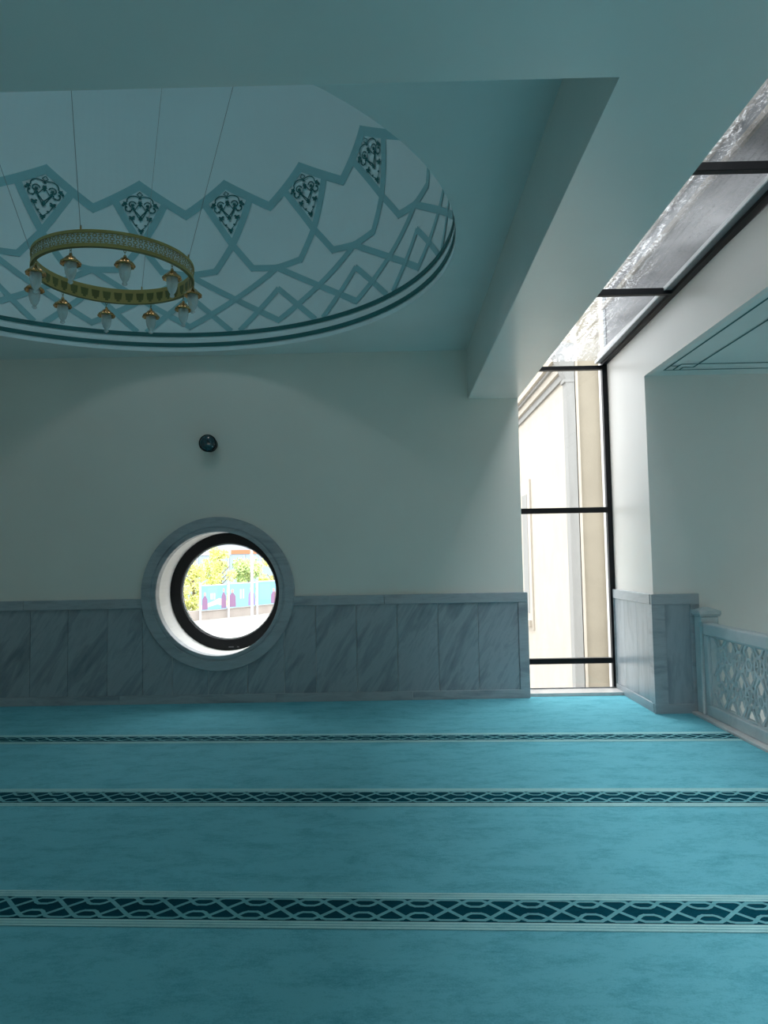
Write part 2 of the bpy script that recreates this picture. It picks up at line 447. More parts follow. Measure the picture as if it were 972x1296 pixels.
# ------------------------------------------------------------------ marble wainscot
def slab(mb, x0, x1, z0, z1, y, th, hole=True, hr=.78):
    """front-facing slab; cut away around the round window"""
    if not hole or x1 < WX-hr or x0 > WX+hr:
        mb.box(x0, x1, y, y+th, z0, z1); return
    n = max(4, int((x1-x0)/.02)); xs = [x0+(x1-x0)*i/n for i in range(n+1)]
    def top(x, z0=z0, z1=z1):
        d = hr*hr-(x-WX)**2
        return z1 if d <= 0 else min(z1, max(z0+.001, WZ-math.sqrt(d)))
    for a, b in zip(xs, xs[1:]):
        ta, tb = top(a), top(b)
        mb.face([(a, y, z0), (b, y, z0), (b, y, tb), (a, y, ta)])
wt = empty('trim_1', (XB1, YB, 0))
tag(wt, 'grey marble wainscot along the back wall around the round window', 'wainscot', kind='structure')
YW = YB-.04
joints = [-5.72, -5.31, -4.86, -4.41, -4.03, -3.61, -3.17, -2.78, -2.45, -2.05, -1.62, -1.21, -.86, -.41, .04, .49, .93, 1.375]
for a, b in zip(joints, joints[1:]):
    if a > WX-.78 and b < WX+.78 and WZ-.78 < .12: pass
    mb = MB(); slab(mb, a+.002, b-.002, .095, 1.048, YW+.012, .02)
    mb.build('marble_panel', M['marble'], wt)
for a, b in ((-5.72, -4.1), (-4.1, WX-.8), (WX+.8, -.1), (-.1, 1.482)):
    MB().box(a+.001, b-.001, YW-.012, YB+.005, 1.048, ZW).build('cap_rail', M['marble_rail'], wt, bevel=.006)
for a, b in ((-5.72, -4.5), (-4.5, -3.03), (-3.03, -1.3), (-1.3, .2), (.2, 1.482)):
    MB().box(a+.001, b-.001, YW-.004, YB+.005, 0, .095).build('base_rail', M['marble_rail'], wt, bevel=.004)
MB().box(1.375, 1.482, YW-.006, YB+.01, .095, 1.048).build('end_stile', M['marble_rail'], wt, bevel=.004)
MB().box(1.4455, 1.482, YB, 8.60, 0, ZW).build('jamb_panel', M['marble_rail'], wt)

wp = empty('trim_2', (XP, YP, 0))
tag(wp, 'pale lit marble wainscot wrapping the pier beside the tall glazing', 'wainscot', kind='structure')
xp0 = XP-.03; yp0 = YP-.03
for a, b in ((7.46, 7.86), (7.86, 8.27), (8.27, 8.60)):
    MB().box(xp0+.012, XP, a+.002, b-.002, .09, 1.052).build('marble_panel', M['marble_upright'], wp)
MB().box(xp0-.002, XP, 7.40, 8.70, 1.052, ZW).build('cap_rail', M['marble_rail'], wp, bevel=.005)
MB().box(xp0-.002, XP, 7.40, 8.70, 0, .09).build('base_rail', M['marble_rail'], wp, bevel=.004)
MB().box(xp0, XP, 8.60, 8.70, .09, 1.052).build('end_stile', M['marble_rail'], wp, bevel=.003)
MB().box(xp0, XP+.1, yp0, 7.46, .09, 1.052).build('corner_stile', M['marble_rail'], wp, bevel=.003)
MB().box(XP+.102, 2.93, yp0+.014, YP, .09, 1.052).build('marble_panel', M['marble_upright'], wp)
MB().box(2.90, 2.99, yp0, YP, .09, 1.052).build('end_stile', M['marble_rail'], wp, bevel=.003)
MB().box(xp0-.002, 2.99, yp0-.004, YP, 1.052, ZW).build('cap_rail', M['marble_rail'], wp, bevel=.005)
MB().box(xp0-.002, 2.99, yp0-.004, YP, 0, .09).build('base_rail', M['marble_rail'], wp, bevel=.004)

# ------------------------------------------------------------------ round window
def ringY(mb, prof, n=96, mi=0):
    """prof = (radius, y) swept round the window axis"""
    b = len(mb.v)
    for r, y in prof:
        for i in range(n):
            a = 2*PI*i/n; mb.v.append((WX+r*math.cos(a), y, WZ+r*math.sin(a)))
    L = len(prof)
    for j in range(L):
        j2 = (j+1) % L
        for i in range(n):
            k = (i+1) % n
            mb.f.append((b+j*n+i, b+j2*n+i, b+j2*n+k, b+j*n+k)); mb.m.append(mi)
    return mb
rw = empty('window_1', (WX, YB, WZ-.85))
tag(rw, 'round window with grey marble surround and thick black frame', 'window', kind='structure')
yf = YB-.065
o = ringY(MB(), [(.85, YB+.01), (.85, yf+.006), (.844, yf), (.745, yf), (.738, yf+.010), (.725, yf+.010), (.719, yf), (.690, yf), (.683, yf+.006), (.683, YB+.06), (.72, YB+.06), (.72, YB+.01)]).build('marble_surround', M['marble_rail'], rw)
recalc(o)
o = ringY(MB(), [(.690, YB+.03), (.690, 8.93), (.70, 8.93), (.70, YB+.03)]).build('reveal', M['white_reveal'], rw, smooth=False); recalc(o)
o = ringY(MB(), [(.690, 8.80), (.690, 8.90), (.558, 8.90), (.558, 8.855), (.566, 8.852), (.566, 8.80)]).build('frame', M['black'], rw); recalc(o)
o = ringY(MB(), [(.566, 8.845), (.566, 8.853), (.552, 8.853), (.552, 8.845)]).build('gasket', M['white_metal'], rw); recalc(o)
g = MB(); g.face([(WX+.556*math.cos(2*PI*i/64), 8.875, WZ+.556*math.sin(2*PI*i/64)) for i in range(64)])
g.build('glass_pane', M['glass'], rw)
MB().box(WX+.0, WX+.06, 8.795, 8.80, WZ-.655, WZ-.645).build('latch', M['grey_metal'], rw)
MB().box(WX+.10, WX+.12, 8.795, 8.80, WZ-.655, WZ-.645).build('latch', M['grey_metal'], rw)

# ------------------------------------------------------------------ tall glazing
gw = empty('window_2', (2.0, 8.62, 0))
tag(gw, 'tall black framed glazing between the back wall and the pier', 'window', kind='structure')
YG = 8.62; zt = 3.765
MB().box(2.497, 2.557, YG, YG+.07, .03, 3.79).build('mullion', M['black'], gw, bevel=.002)
MB().box(XB1, 1.50, YG, YG+.07, .03, 3.79).build('mullion', M['black'], gw, bevel=.002)
for z in (.342, 2.07): MB().box(1.50, 2.497, YG, YG+.07, z-.031, z+.031).build('transom', M['black'], gw, bevel=.002)
MB().box(1.50, 2.50, YG, YG+.07, zt-.045, zt).build('transom', M['black'], gw, bevel=.002)
for z0, z1 in ((.03, .311), (.373, 2.039), (2.101, zt-.045)):
    g = MB(); g.face([(1.50, YG+.04, z0), (2.497, YG+.04, z0), (2.497, YG+.04, z1), (1.50, YG+.04, z1)]); g.build('glass_pane', M['glass'], gw)
MB().box(1.4825, XP-.032, 8.345, 8.665, -.1, .034).build('marble_sill', M['marble_white'], gw, bevel=.004)
MB().box(1.4825, XP-.032, YG-.008, YG+.0, .034, .046).build('sill_bead', M['grey_metal'], gw)

# ------------------------------------------------------------------ skylight
def zg(y): return 3.77+.028*(8.7-y)
sk_ = empty('window_3', (2.0, 8.62, 3.78))
tag(sk_, 'sloping rain-wet glass roof light with black bars beside the beam', 'skylight', kind='structure')
YE = -5.9
ys = [8.66, 6.47, 4.47, 2.45, .4, -1.65, -3.7, YE]
for i, (a, b) in enumerate(zip(ys, ys[1:])):
    g = MB(); g.face([(XB1, a, zg(a)+.06), (2.56, a, zg(a)+.06), (2.56, b, zg(b)+.06), (XB1, b, zg(b)+.06)])
    g.build('glass_pane', M['wet_glass'], sk_)
for y in ys[1:-1]:
    z = zg(y)
    MB().box(XB1, 2.50, y-.028, y+.028, z, z+.055).build('glazing_bar', M['black'], sk_, bevel=.003)
def slope_box(x0, x1, d0, d1):
    mb = MB()
    vs = [(x, y, zg(y)+d) for y in (8.69, YE) for x, d in ((x0, d0), (x1, d0), (x1, d1), (x0, d1))]
    mb.v = vs; mb.f = [(0, 1, 2, 3), (7, 6, 5, 4), (0, 4, 5, 1), (1, 5, 6, 2), (2, 6, 7, 3), (3, 7, 4, 0)]; mb.m = [0]*6
    return mb
slope_box(2.500, 2.560, .0, .065).build('edge_frame', M['black'], sk_)
slope_box(2.445, 2.499, .030, .065).build('edge_frame', M['grey_metal'], sk_)
slope_box(2.433, 2.444, .028, .062).build('gasket', M['white_metal'], sk_)
slope_box(XB1, XB1+.05, .0, .065).build('edge_frame', M['black'], sk_)

# ------------------------------------------------------------------ marble railing
RX = 2.97
rl = empty('marble_railing', (RX, 7.3, 0))
tag(rl, 'carved grey marble railing with pierced lattice at right edge of the carpet', 'railing')
R0, R1 = 7.16, 2.02
MB().box(2.870, 3.06, R1, YP-.035, 0, .022).build('base_plinth', M['marble_white'], rl, bevel=.004)
# newel post with a shaped corner column and a stepped cap
np_ = MB().box(RX-.045, RX+.125, 7.165, 7.335, .022, .945); np_.build('newel_post', M['stone_rail'], rl, bevel=.012)
col = MB(); col.tube([(RX-.045, 7.175, .03), (RX-.045, 7.175, .90)], .014, 10); col.build('corner_bead', M['stone_rail'], rl, smooth=True)
cp = MB().box(RX-.058, RX+.138, 7.152, 7.342, .945, .962).box(RX-.064, RX+.144, 7.146, 7.343, .962, 1.0)
n0 = len(cp.v); cp.v += [(RX-.055, 7.155, 1.0), (RX+.135, 7.155, 1.0), (RX+.135, 7.335, 1.0), (RX-.055, 7.335, 1.0), (RX+.02, 7.23, 1.03), (RX+.06, 7.23, 1.03), (RX+.06, 7.27, 1.03), (RX+.02, 7.27, 1.03)]
for q in ((0, 1, 5, 4), (1, 2, 6, 5), (2, 3, 7, 6), (3, 0, 4, 7), (4, 5, 6, 7)): cp.f.append(tuple(n0+i for i in q)); cp.m.append(0)
cp.build('post_cap', M['stone_rail'], rl, bevel=.005)
MB().box(RX-.035, RX+.075, R1, R0, .775, .885).build('top_rail', M['stone_rail'], rl, bevel=.012)
MB().box(RX-.03, RX+.07, R1, R0, .022, .125).build('bottom_rail', M['stone_rail'], rl, bevel=.008)
MB().box(RX-.03, RX+.07, 7.075, R0, .125, .775).build('end_stile', M['stone_rail'], rl, bevel=.006)
MB().box(RX-.03, RX+.07, R1, R1+.1, .125, .775).build('end_stile', M['stone_rail'], rl, bevel=.006)
# pierced screen: rings, lens arcs and crossing ribs in a staggered grid
sc2 = MB(); X0, X1 = RX+.002, RX+.018
def rib(pts, w, closed=False):
    P = pts; L = len(P); segs = L if closed else L-1
    nor = []
    for i in range(L):
        if closed: t = (P[(i+1) % L][0]-P[i-1][0], P[(i+1) % L][1]-P[i-1][1])
        else: t = (P[min(i+1, L-1)][0]-P[max(i-1, 0)][0], P[min(i+1, L-1)][1]-P[max(i-1, 0)][1])
        l = math.hypot(*t) or 1; nor.append((-t[1]/l*w/2, t[0]/l*w/2))
    b = len(sc2.v); e = rib.k*.0004; rib.k = (rib.k+1) % 9
    for (y, z), (ny, nz) in zip(P, nor):
        sc2.v += [(X0-e, y+ny, z+nz), (X0-e, y-ny, z-nz), (X1+e, y-ny, z-nz), (X1+e, y+ny, z+nz)]
    for i in range(segs):
        j = (i+1) % L
        for q in range(4):
            r_ = (q+1) % 4
            sc2.f.append((b+i*4+q, b+i*4+r_, b+j*4+r_, b+j*4+q)); sc2.m.append(0)
rib.k = 0
SY, SZ, Rr = .350, .275, .083
def circ(cy, cz, r, n=18, a0=0, a1=360):
    return [(cy+r*math.cos(math.radians(a0+(a1-a0)*i/n)), cz+r*math.sin(math.radians(a0+(a1-a0)*i/n))) for i in range(n)]
def clampseg(p, q):
    zlo, zhi, yhi = .12, .78, 7.085
    pts = [p, q]
    for k in (0, 1):
        a, b = pts[k], pts[1-k]
        for ax, lim, sg in ((1, zlo, 1), (1, zhi, -1), (0, -yhi, 1)):
            va = a[ax]*(1 if ax else -1); vb = b[ax]*(1 if ax else -1)
            if (va-lim)*sg < 0:
                if (vb-lim)*sg <= 0: return None
                t = (lim-va)/(vb-va); a = (a[0]+(b[0]-a[0])*t, a[1]+(b[1]-a[1])*t)
        pts[k] = a
    return pts
rows = [(.055, 0), (.33, 1), (.605, 0), (.88, 1)]
for zc_, odd in rows:
    for i in range(-2, 26):
        cy = (6.514 if not odd else 6.689)-i*SY
        if cy > 7.3 or cy < R1+.2: continue
        if .12 < zc_ < .78 and cy < 7.02:
            rib(circ(cy, zc_, Rr, 22), .027, True)
            # two curved lens arcs crossing inside the ring
            for sg in (-1, 1):
                rib([(cy+sg*(.050-.034*math.sin(PI*t/6)-.0), zc_-.068+.136*t/6) for t in range(7)], .013)
            rib([(cy-.06, zc_), (cy-.024, zc_)], .014); rib([(cy+.024, zc_), (cy+.06, zc_)], .014)
        # small ring tied between the large rings of one row
        m_ = cy+SY/2
        if .12 < zc_ < .78 and m_ < 7.0:
            rib(circ(m_, zc_, .048, 16), .020, True)
            rib([(cy+Rr, zc_), (m_-.048, zc_)], .020); rib([(m_+.048, zc_), (cy+SY-Rr, zc_)], .020)
            rib([(m_, zc_-.04), (m_, zc_+.04)], .012)
            for sy in (-1, 1):
                for sz in (-1, 1):
                    c = clampseg((m_+sy*.030, zc_+sz*.036), (m_+sy*.062, zc_+sz*.105))
                    if c: rib(c, .015)
        # paired arms to the rings of the next row
        for sy in (-1, 1):
            ux, uz = sy*SY/2, SZ; L = math.hypot(ux, uz); ux /= L; uz /= L
            for off in (-.034, .034):
                px, pz = -uz*off, ux*off
                a = (cy+px+ux*.070, zc_+pz+uz*.070); b = (cy+px*.6+ux*.163, zc_+pz*.6+uz*.163); d = (cy+px+ux*.256, zc_+pz+uz*.256)
                for p_, q_ in ((a, b), (b, d)):
                    c = clampseg(p_, q_)
                    if c: rib(c, .023)
sc2.box(RX-.006, RX+.04, R1+.1, 7.085, .120, .142).box(RX-.006, RX+.04, R1+.1, 7.085, .760, .780).box(RX-.006, RX+.04, 7.055, 7.085, .138, .764)
screen = sc2.build('lattice_panel', M['stone_rail'], rl)

# ------------------------------------------------------------------ wall lamp
lm = empty('wall_lamp', (-2.053, YB, 2.886))
tag(lm, 'small round dark glass wall lamp above the round window', 'lamp')
def ringYc(cx, cz, prof, n=40):
    mb = MB(); b = 0
    for r, y in prof:
        for i in range(n):
            a = 2*PI*i/n; mb.v.append((cx+r*math.cos(a), y, cz+r*math.sin(a)))
    for j in range(len(prof)-1):
        for i in range(n):
            k = (i+1) % n; mb.f.append((j*n+i, j*n+k, (j+1)*n+k, (j+1)*n+i)); mb.m.append(0)
    mb.f.append(tuple((len(prof)-1)*n+i for i in range(n))); mb.m.append(0)
    return mb
LX, LZm = -2.030, 2.868
o = ringYc(LX, LZm, [(.085, YB), (.085, YB-.09), (.088, YB-.095), (.097, YB-.10), (.097, YB-.125), (.090, YB-.128), (.084, YB-.12)]).build('lamp_body', M['black'], lm, smooth=False)
o = ringYc(LX, LZm, [(.088, YB-.12)]+[(.088*math.cos(math.radians(t)), YB-.12-.045*math.sin(math.radians(t))) for t in range(10, 90, 10)]+[(.004, YB-.165)]).build('lens', M['lens'], lm, smooth=True)

# ------------------------------------------------------------------ chandelier
HX, HY, HR, HZ = -2.06, 5.487, .58, 3.705
ch = empty('ring_chandelier', (HX, HY, HZ))
tag(ch, 'gold pierced ring chandelier with hanging glass lamps under the dome', 'chandelier')
HH = .118
def cyl_pt(a, r, z): return (HX+r*math.cos(a), HY+r*math.sin(a), z)
def band(mb, r0, r1, z0, z1, n=120, mi=0):
    for i in range(n):
        a, b = 2*PI*i/n, 2*PI*(i+1)/n
        q = [(r0, z0), (r1, z0), (r1, z1), (r0, z1)]
        for (ra, za), (rb, zb) in zip(q, q[1:]+q[:1]):
            mb.face([cyl_pt(a, ra, za), cyl_pt(b, ra, za), cyl_pt(b, rb, zb), cyl_pt(a, rb, zb)], mi)
rim = MB(); band(rim, HR-.004, HR+.003, HZ, HZ+.024); band(rim, HR-.004, HR+.003, HZ+HH-.022, HZ+HH)
o = rim.build('gold_rim', M['gold'], ch)
pc = MB()
# star-and-hexagon fretwork as strips on the cylinder
z0, z1 = HZ+.022, HZ+HH-.020; nst = 48
def fret(pts, w, r, mi=0):
    for (a0, y0), (a1, y1) in zip(pts, pts[1:]):
        dx, dy = (a1-a0)*HR, y1-y0; L = math.hypot(dx, dy); nx, ny = -dy/L*w/2, dx/L*w/2
        pc.face([cyl_pt(a0+nx/HR, r, y0+ny), cyl_pt(a0-nx/HR, r, y0-ny), cyl_pt(a1-nx/HR, r, y1-ny), cyl_pt(a1+nx/HR, r, y1+ny)], mi)
zm = (z0+z1)/2; dz = (z1-z0)/2
for i in range(nst):
    a = 2*PI*i/nst; d = PI/nst
    for j, (ca, cz, rr) in enumerate(((a, zm-dz*.5, .0135), (a, zm+dz*.5, .0135), (a+d, zm, .0135))):
        fret([(ca+rr/HR*math.cos(math.radians(60*k+30)), cz+rr*math.sin(math.radians(60*k+30))) for k in range(7)], .0055, HR-.0005*j)
    fret([(a+d, zm+.014), (a+d, z1)], .006, HR-.0015); fret([(a+d, zm-.014), (a+d, z0)], .006, HR-.0015)
    fret([(a+d-.4*d, zm+dz*.65), (a+d+.4*d, zm+dz*.65)], .006, HR-.0017); fret([(a+d-.4*d, zm-dz*.65), (a+d+.4*d, zm-dz*.65)], .006, HR-.0017)
pc.build('pierced_band', M['gold'], ch, solid=.002)
il = MB(); band(il, HR-.010, HR-.006, HZ+.012, HZ+HH-.01); il.build('acrylic_liner', M['acrylic'], ch)
ib = MB(); band(ib, HR-.020, HR-.0165, HZ, HZ+HH)
for i in range(40):
    a = 2*PI*i/40
    for (wl_, wh, zz0, zz1) in ((.055, .062, .012, .045),):
        def pp(u, z): return cyl_pt(a+u, HR-.0205, HZ+z)
        ib.face([pp(-.045, .028), pp(.045, .028), pp(.058, .085), pp(-.058, .085)], 1)
        ib.face([pp(-.022, .012), pp(.022, .012), pp(.022, .028), pp(-.022, .028)], 1)
ib.build('inner_band', [M['gold'], M['gold_dark']], ch)
btm = MB(); band(btm, HR-.02, HR+.003, HZ-.003, HZ); btm.build('bottom_edge', M['gold_dark'], ch)
for az, ra, th in ((200, 1.5, 215), (268, 1.2, 274), (89, 1.4, 88), (355, 1.4, 356)):
    a = math.radians(az); th = math.radians(th)
    p0 = Vector(cyl_pt(a, HR-.005, HZ+HH))
    p1 = Vector((DX+ra*math.cos(th), DY+ra*math.sin(th), ZQ+math.sqrt(R*R-ra*ra)-.01))
    pts = [p0+(p1-p0)*(i/8) for i in range(9)]
    MB().tube(pts, .0022, 6).build('cable', M['steel_cable'], ch)
    MB().tube([p0+Vector((0, 0, -.01)), p0+Vector((0, 0, .03))], .006, 8).build('cable_clamp', M['brass'], ch)
# hanging lamp: chain link, scalloped cap, bell glass with knob
def make_lamp(a):
    x, y = HX+(HR-.006)*math.cos(a), HY+(HR-.006)*math.sin(a)
    e = bpy.data.objects.new('hanging_lamp', None); C.objects.link(e); e.parent = ch
    e.location = (x-HX, y-HY, 0)
    link = MB()
    for k, dzz in enumerate((-.012, -.032)):
        pts = []
        for i in range(12):
            t = 2*PI*i/12; u, w = .007*math.cos(t), .012*math.sin(t)
            pts.append((x+(u if k else 0), y+(0 if k else u), HZ+dzz+w))
        link.tube(pts, .0022, 6, closed=True)
    link.build('chain_link', M['gold_dark'], e, smooth=True)
    cap = MB().lathe([(.003, -.040), (.009, -.043), (.012, -.050), (.010, -.055), (.018, -.060), (.030, -.068), (.038, -.079), (.050, -.090), (.062, -.101), (.067, -.110), (.066, -.121), (.058, -.116), (.045, -.100), (.02, -.080)], x, y, HZ, 48, scallop=((7, 8, 9, 10, 11), .05, 12))
    cap.build('brass_cap', M['brass'], e, smooth=True)
    gl = MB().lathe([(.034, -.098), (.039, -.108), (.041, -.125), (.040, -.155), (.035, -.185), (.027, -.208), (.018, -.222), (.013, -.230), (.017, -.238), (.018, -.245), (.010, -.254), (.001, -.257)], x, y, HZ, 28)
    gl.build('glass_bell', M['lamp_glass'], e, smooth=True)
    return e
first = make_lamp(math.radians(9))
for k in range(1, 10):
    a = math.radians(9+36*k); e = first.copy(); C.objects.link(e); e.parent = ch
    e.location = ((HR-.006)*math.cos(a), (HR-.006)*math.sin(a), 0); e.rotation_euler.z = a-math.radians(9)
    for c in first.children:
        d = c.copy(); C.objects.link(d); d.parent = e
# ------------------------------------------------------------------ outside
def stone(name, c, sc_=(1, 1, 1), brick=None):
    m = mat(name, c, .85)
    v = coords(m, sc_)
    f_ = noise(m, v, 1.4, 6, .3, .6); g_ = noise(m, v, 40, 3)
    ad = nd(m, 'ShaderNodeMath', operation='MULTIPLY_ADD'); ad.inputs[1].default_value = .35
    lk(m, g_, ad.inputs[0]); lk(m, f_, ad.inputs[2])
    lk(m, ramp(m, ad.outputs[0], [(.45, tuple(x*.86 for x in c)), (.85, c)]), bsdf(m).inputs['Base Color'])
    return m
M['stone'] = stone('cream_limestone', (.43, .39, .33))
M['stone_beige'] = stone('beige_limestone', (.27, .24, .185))
M['stone_grey'] = stone('weathered_grey_limestone', (.25, .25, .24), (3, 3, .4))
M['render_grey'] = stone('wet_grey_render', (.25, .255, .27), (1, .4, 2))
M['render_dark'] = stone('dark_blocker_stone', (.13, .135, .14), (3, 3, .4))  # kept dark so the added block bounces little light
M['dark_strip'] = mat('dark_grey_strip', (.11, .14, .16), .5)
M['paving'] = stone('pale_paving', (.31, .29, .26), (.3, .8, 1))
M['concrete'] = stone('stained_concrete', (.36, .32, .29), (1, 1, .3))
M['steel_white'] = mat('white_painted_steel', (.60, .60, .61), .5)

# neighbouring building across the gap
bx = empty('stone_building', (5.0, 16.2, -3))
tag(bx, 'cream limestone building with cornice and corner pilaster outside the tall glazing', 'building')
FX = 4.0; YF = 16.2
MB().box(FX, 12, YF+.3, 42, -3, 6.0).build('side_wall', M['stone'], bx)
MB().box(FX+.10, 9, YF+.05, YF+3, -3, 11).build('tower_block', M['stone_beige'], bx)
def cornice(dx0, z0, z1, m_): MB().box(FX-dx0, FX+.3, YF+.45, 42.2, z0, z1).build('cornice', m_, bx)
cornice(.06, 5.55, 5.72, M['stone_grey']); cornice(.13, 5.72, 5.90, M['stone']); cornice(.20, 5.90, 5.97, M['stone_grey']); cornice(.28, 5.97, 6.22, M['stone']); cornice(.36, 6.22, 6.38, M['stone'])
MB().box(FX-.12, FX+.07, YF-.02, YF+.3, -3, 5.35).build('pilaster', M['stone_grey'], bx)
cap = MB(); 
for x0, x1, z0, z1, e0, e1 in ((FX-.12, FX+.07, 5.35, 5.42, .04, .04), (FX-.12, FX+.07, 5.42, 5.95, .0, .22), (FX-.12, FX+.07, 5.95, 6.2, .25, .25)):
    b = len(cap.v)
    cap.v += [(x0-e0, YF-.02-e0*.3, z0), (x1, YF-.02-e0*.3, z0), (x1, YF+.3, z0), (x0-e0, YF+.3, z0), (x0-e1, YF-.02-e1*.3, z1), (x1, YF-.02-e1*.3, z1), (x1, YF+.3, z1), (x0-e1, YF+.3, z1)]
    for q in ((0,3,2,1),(4,5,6,7),(0,1,5,4),(1,2,6,5),(2,3,7,6),(3,0,4,7)): cap.f.append(tuple(b+i for i in q)); cap.m.append(0)
cap.build('capital', M['stone_grey'], bx)
MB().box(FX+.09, FX+.15, YF-.02, YF+.3, -3, 11).build('corner_strip', M['stone'], bx)
MB().box(FX+.64, FX+1.0, YF-.06, YF+.3, -3, 11).build('corner_strip', M['stone'], bx)
for yw in (22.0,):
    fr_ = MB().box(FX-.05, FX, yw-.75, yw+.75, -.55, 3.75)
    fo = fr_.build('window', M['stone'], bx)
    MB().box(FX-.06, FX-.04, yw-.35, yw+.45, -.1, 3.35).build('pane', M['stone_grey'], fo)
    MB().box(FX-.14, FX, yw-.6, yw+.6, -.45, -.28).build('sill', M['stone'], fo)

# wall that rises above the glass roof
ub = empty('upper_building', (3.4, 5, 4.01))
tag(ub, 'wet grey rendered wall with mouldings rising above the glass roof', 'building')
UX = 2.65
MB().box(UX, 5.5, -6, 8.98, 4.01, 5.5).build('rendered_wall', M['render_grey'], ub)
MB().box(UX-.03, UX, -6, 8.98, 4.545, 4.60).build('moulding', M['stone'], ub)
MB().box(UX-.008, UX, -6, 7.6, 4.60, 4.735).build('recess_strip', M['dark_strip'], ub)  # flat dark strip in place of a recess between the mouldings
MB().box(UX-.03, UX, -6, 8.98, 4.74, 4.80).build('moulding', M['stone'], ub)
MB().box(UX-.045, UX, -6, 8.98, 4.84, 4.95).build('moulding', M['stone'], ub)
MB().box(UX-.06, UX, -6, 8.98, 5.4, 5.54).build('moulding', M['stone'], ub)
MB().box(UX-.012, UX+.01, 8.90, 8.99, 4.01, 5.5).build('corner_angle', M['dark_strip'], ub)

pr = MB().box(1.15, XB1-.01, -6, 8.94, 4.26, 7.9).box(1.10, XB1+.04, -6, 8.96, 7.9, 8.0)  # unseen block added over the beam to keep skylight off the right wall
tag(pr.build('skylight_blocker', M['render_dark']), 'unseen dark parapet standing over the beam on the left of the glass roof', 'blocker')
# ground and square
gd = MB().box(-60, 40, 9.2, 140, -3.1, -2.9)
tag(gd.build('ground', M['paving']), 'pale stone paving of the square outside', 'ground', kind='structure')

# fence with posters
fa = Vector((-14.9, 57.0, 0)); fb = Vector((-8.6, 66.5, 0)); d_ = (fb-fa).normalized(); nrm = Vector((d_.y, -d_.x, 0))
def along(t, off=0): return fa+d_*t+nrm*off
def obox(mb, t0, t1, o0, o1, z0, z1, mi=0):
    b = len(mb.v)
    for z in (z0, z1):
        for t, o_ in ((t0, o0), (t1, o0), (t1, o1), (t0, o1)):
            p = along(t, o_); mb.v.append((p.x, p.y, z))
    for q in ((0,3,2,1),(4,5,6,7),(0,1,5,4),(1,2,6,5),(2,3,7,6),(3,0,4,7)): mb.f.append(tuple(b+i for i in q)); mb.m.append(mi)
lw = MB(); obox(lw, -6, 16, -.35, -.1, -2.9, -2.15)
tag(lw.build('low_wall', M['concrete']), 'low stained concrete wall under the row of posters', 'wall')
M['post_blue'] = mat('poster_blue', (.17, .40, .56), .6); M['post_cyan'] = mat('poster_cyan', (.19, .50, .57), .6)
M['post_white'] = mat('poster_white', (.52, .51, .50), .6); M['post_purple'] = mat('poster_purple', (.24, .18, .38), .6)
M['post_plum'] = mat('poster_plum', (.22, .12, .22), .6); M['post_skin'] = mat('poster_skin', (.45, .28, .26), .6)
M['post_cream'] = mat('poster_cream', (.5, .48, .38), .6)
PM = [M['post_blue'], M['post_cyan'], M['post_white'], M['post_purple'], M['post_plum'], M['post_skin'], M['post_cream']]
def poster(t0, t1, z0, z1, kind, label):
    e = empty('poster_board', along((t0+t1)/2, .05)+Vector((0, 0, z0))); tag(e, label, 'poster', 'posters on the street fence')
    bd = MB(); obox(bd, t0, t1, .0, .06, z0, z1); bd.build('board', PM[0 if kind != 1 else 1], e)
    ar = MB(); W = t1-t0; Hh = z1-z0
    def blob(pts, mi, o_):
        ar.face([(*(along(t0+u*W, o_).xy), z0+v*Hh) for u, v in pts], mi)
    def person_(u, c, s=1, h=.62):
        blob([(u-.12*s, 0.02), (u+.12*s, .02), (u+.11*s, h*.55), (u+.04*s, h*.72), (u-.04*s, h*.72), (u-.11*s, h*.55)], c, .064)
        blob([(u+.052*s*math.cos(a*PI/5), h*.82+.085*math.sin(a*PI/5)) for a in range(10)], 5, .066)
    if kind == 0:
        blob([(.25, .55), (.62, .55), (.62, .92), (.25, .92)], 1, .062)
        for i in range(3): blob([(.36+i*.07, .42), (.40+i*.07, .42), (.40+i*.07, .68), (.36+i*.07, .68)], 2, .063)
        blob([(0, .02), (.3, .12), (.62, .2), (1, .08), (1, .34), (.7, .46), (.4, .32), (.1, .22), (0, .2)], 6, .063)
        person_(.14, 4, .9, .8); person_(.88, 4, .8, .95)
    elif kind == 1:
        person_(.14, 4, 1.1, .85); person_(.85, 3, 1.1, .92)
        for i in range(2): blob([(.42+i*.1, .35), (.47+i*.1, .35), (.47+i*.1, .75), (.42+i*.1, .75)], 2, .063)
        blob([(.3, 0.02), (.7, .02), (.66, .2), (.34, .2)], 1, .062)
    else:
        blob([(.1, .2), (.5, .2), (.5, .9), (.1, .9)], 1, .062)
        person_(.62, 4, .9, .75); person_(.74, 5, .8, .85); person_(.86, 4, .9, .8)
    ar.build('artwork', PM, e)
    fr2 = MB(); obox(fr2, t0-.03, t1+.03, -.03, -.002, z0-.08, z1+.07); fr2.build('border', M['steel_white'], e)
Lf = 3.15
ts_ = [.15, .15+2.65, .15+5.65, 9.2]
poster(.25, 2.9, -2.15, -.30, 0, 'light blue poster with cream wave and two figures, left of the three')
poster(3.1, 6.15, -2.12, -.25, 1, 'cyan poster with a plum figure and a purple figure, middle of the three')
poster(6.35, 9.6, -2.1, -.2, 2, 'blue poster with three figures crowded at its right, right of the three')
for i, (t, lab) in enumerate(((.08, 'white fence post at the left end of the posters'), (3.0, 'white fence post between the left and middle posters'), (6.25, 'white fence post between the middle and right posters'), (9.7, 'white fence post beyond the right poster'))):
    p = MB(); obox(p, t-.055, t+.055, .1, .22, -2.9, -.05); tag(p.build('fence_post', M['steel_white']), lab, 'post', 'white posts of the street fence')
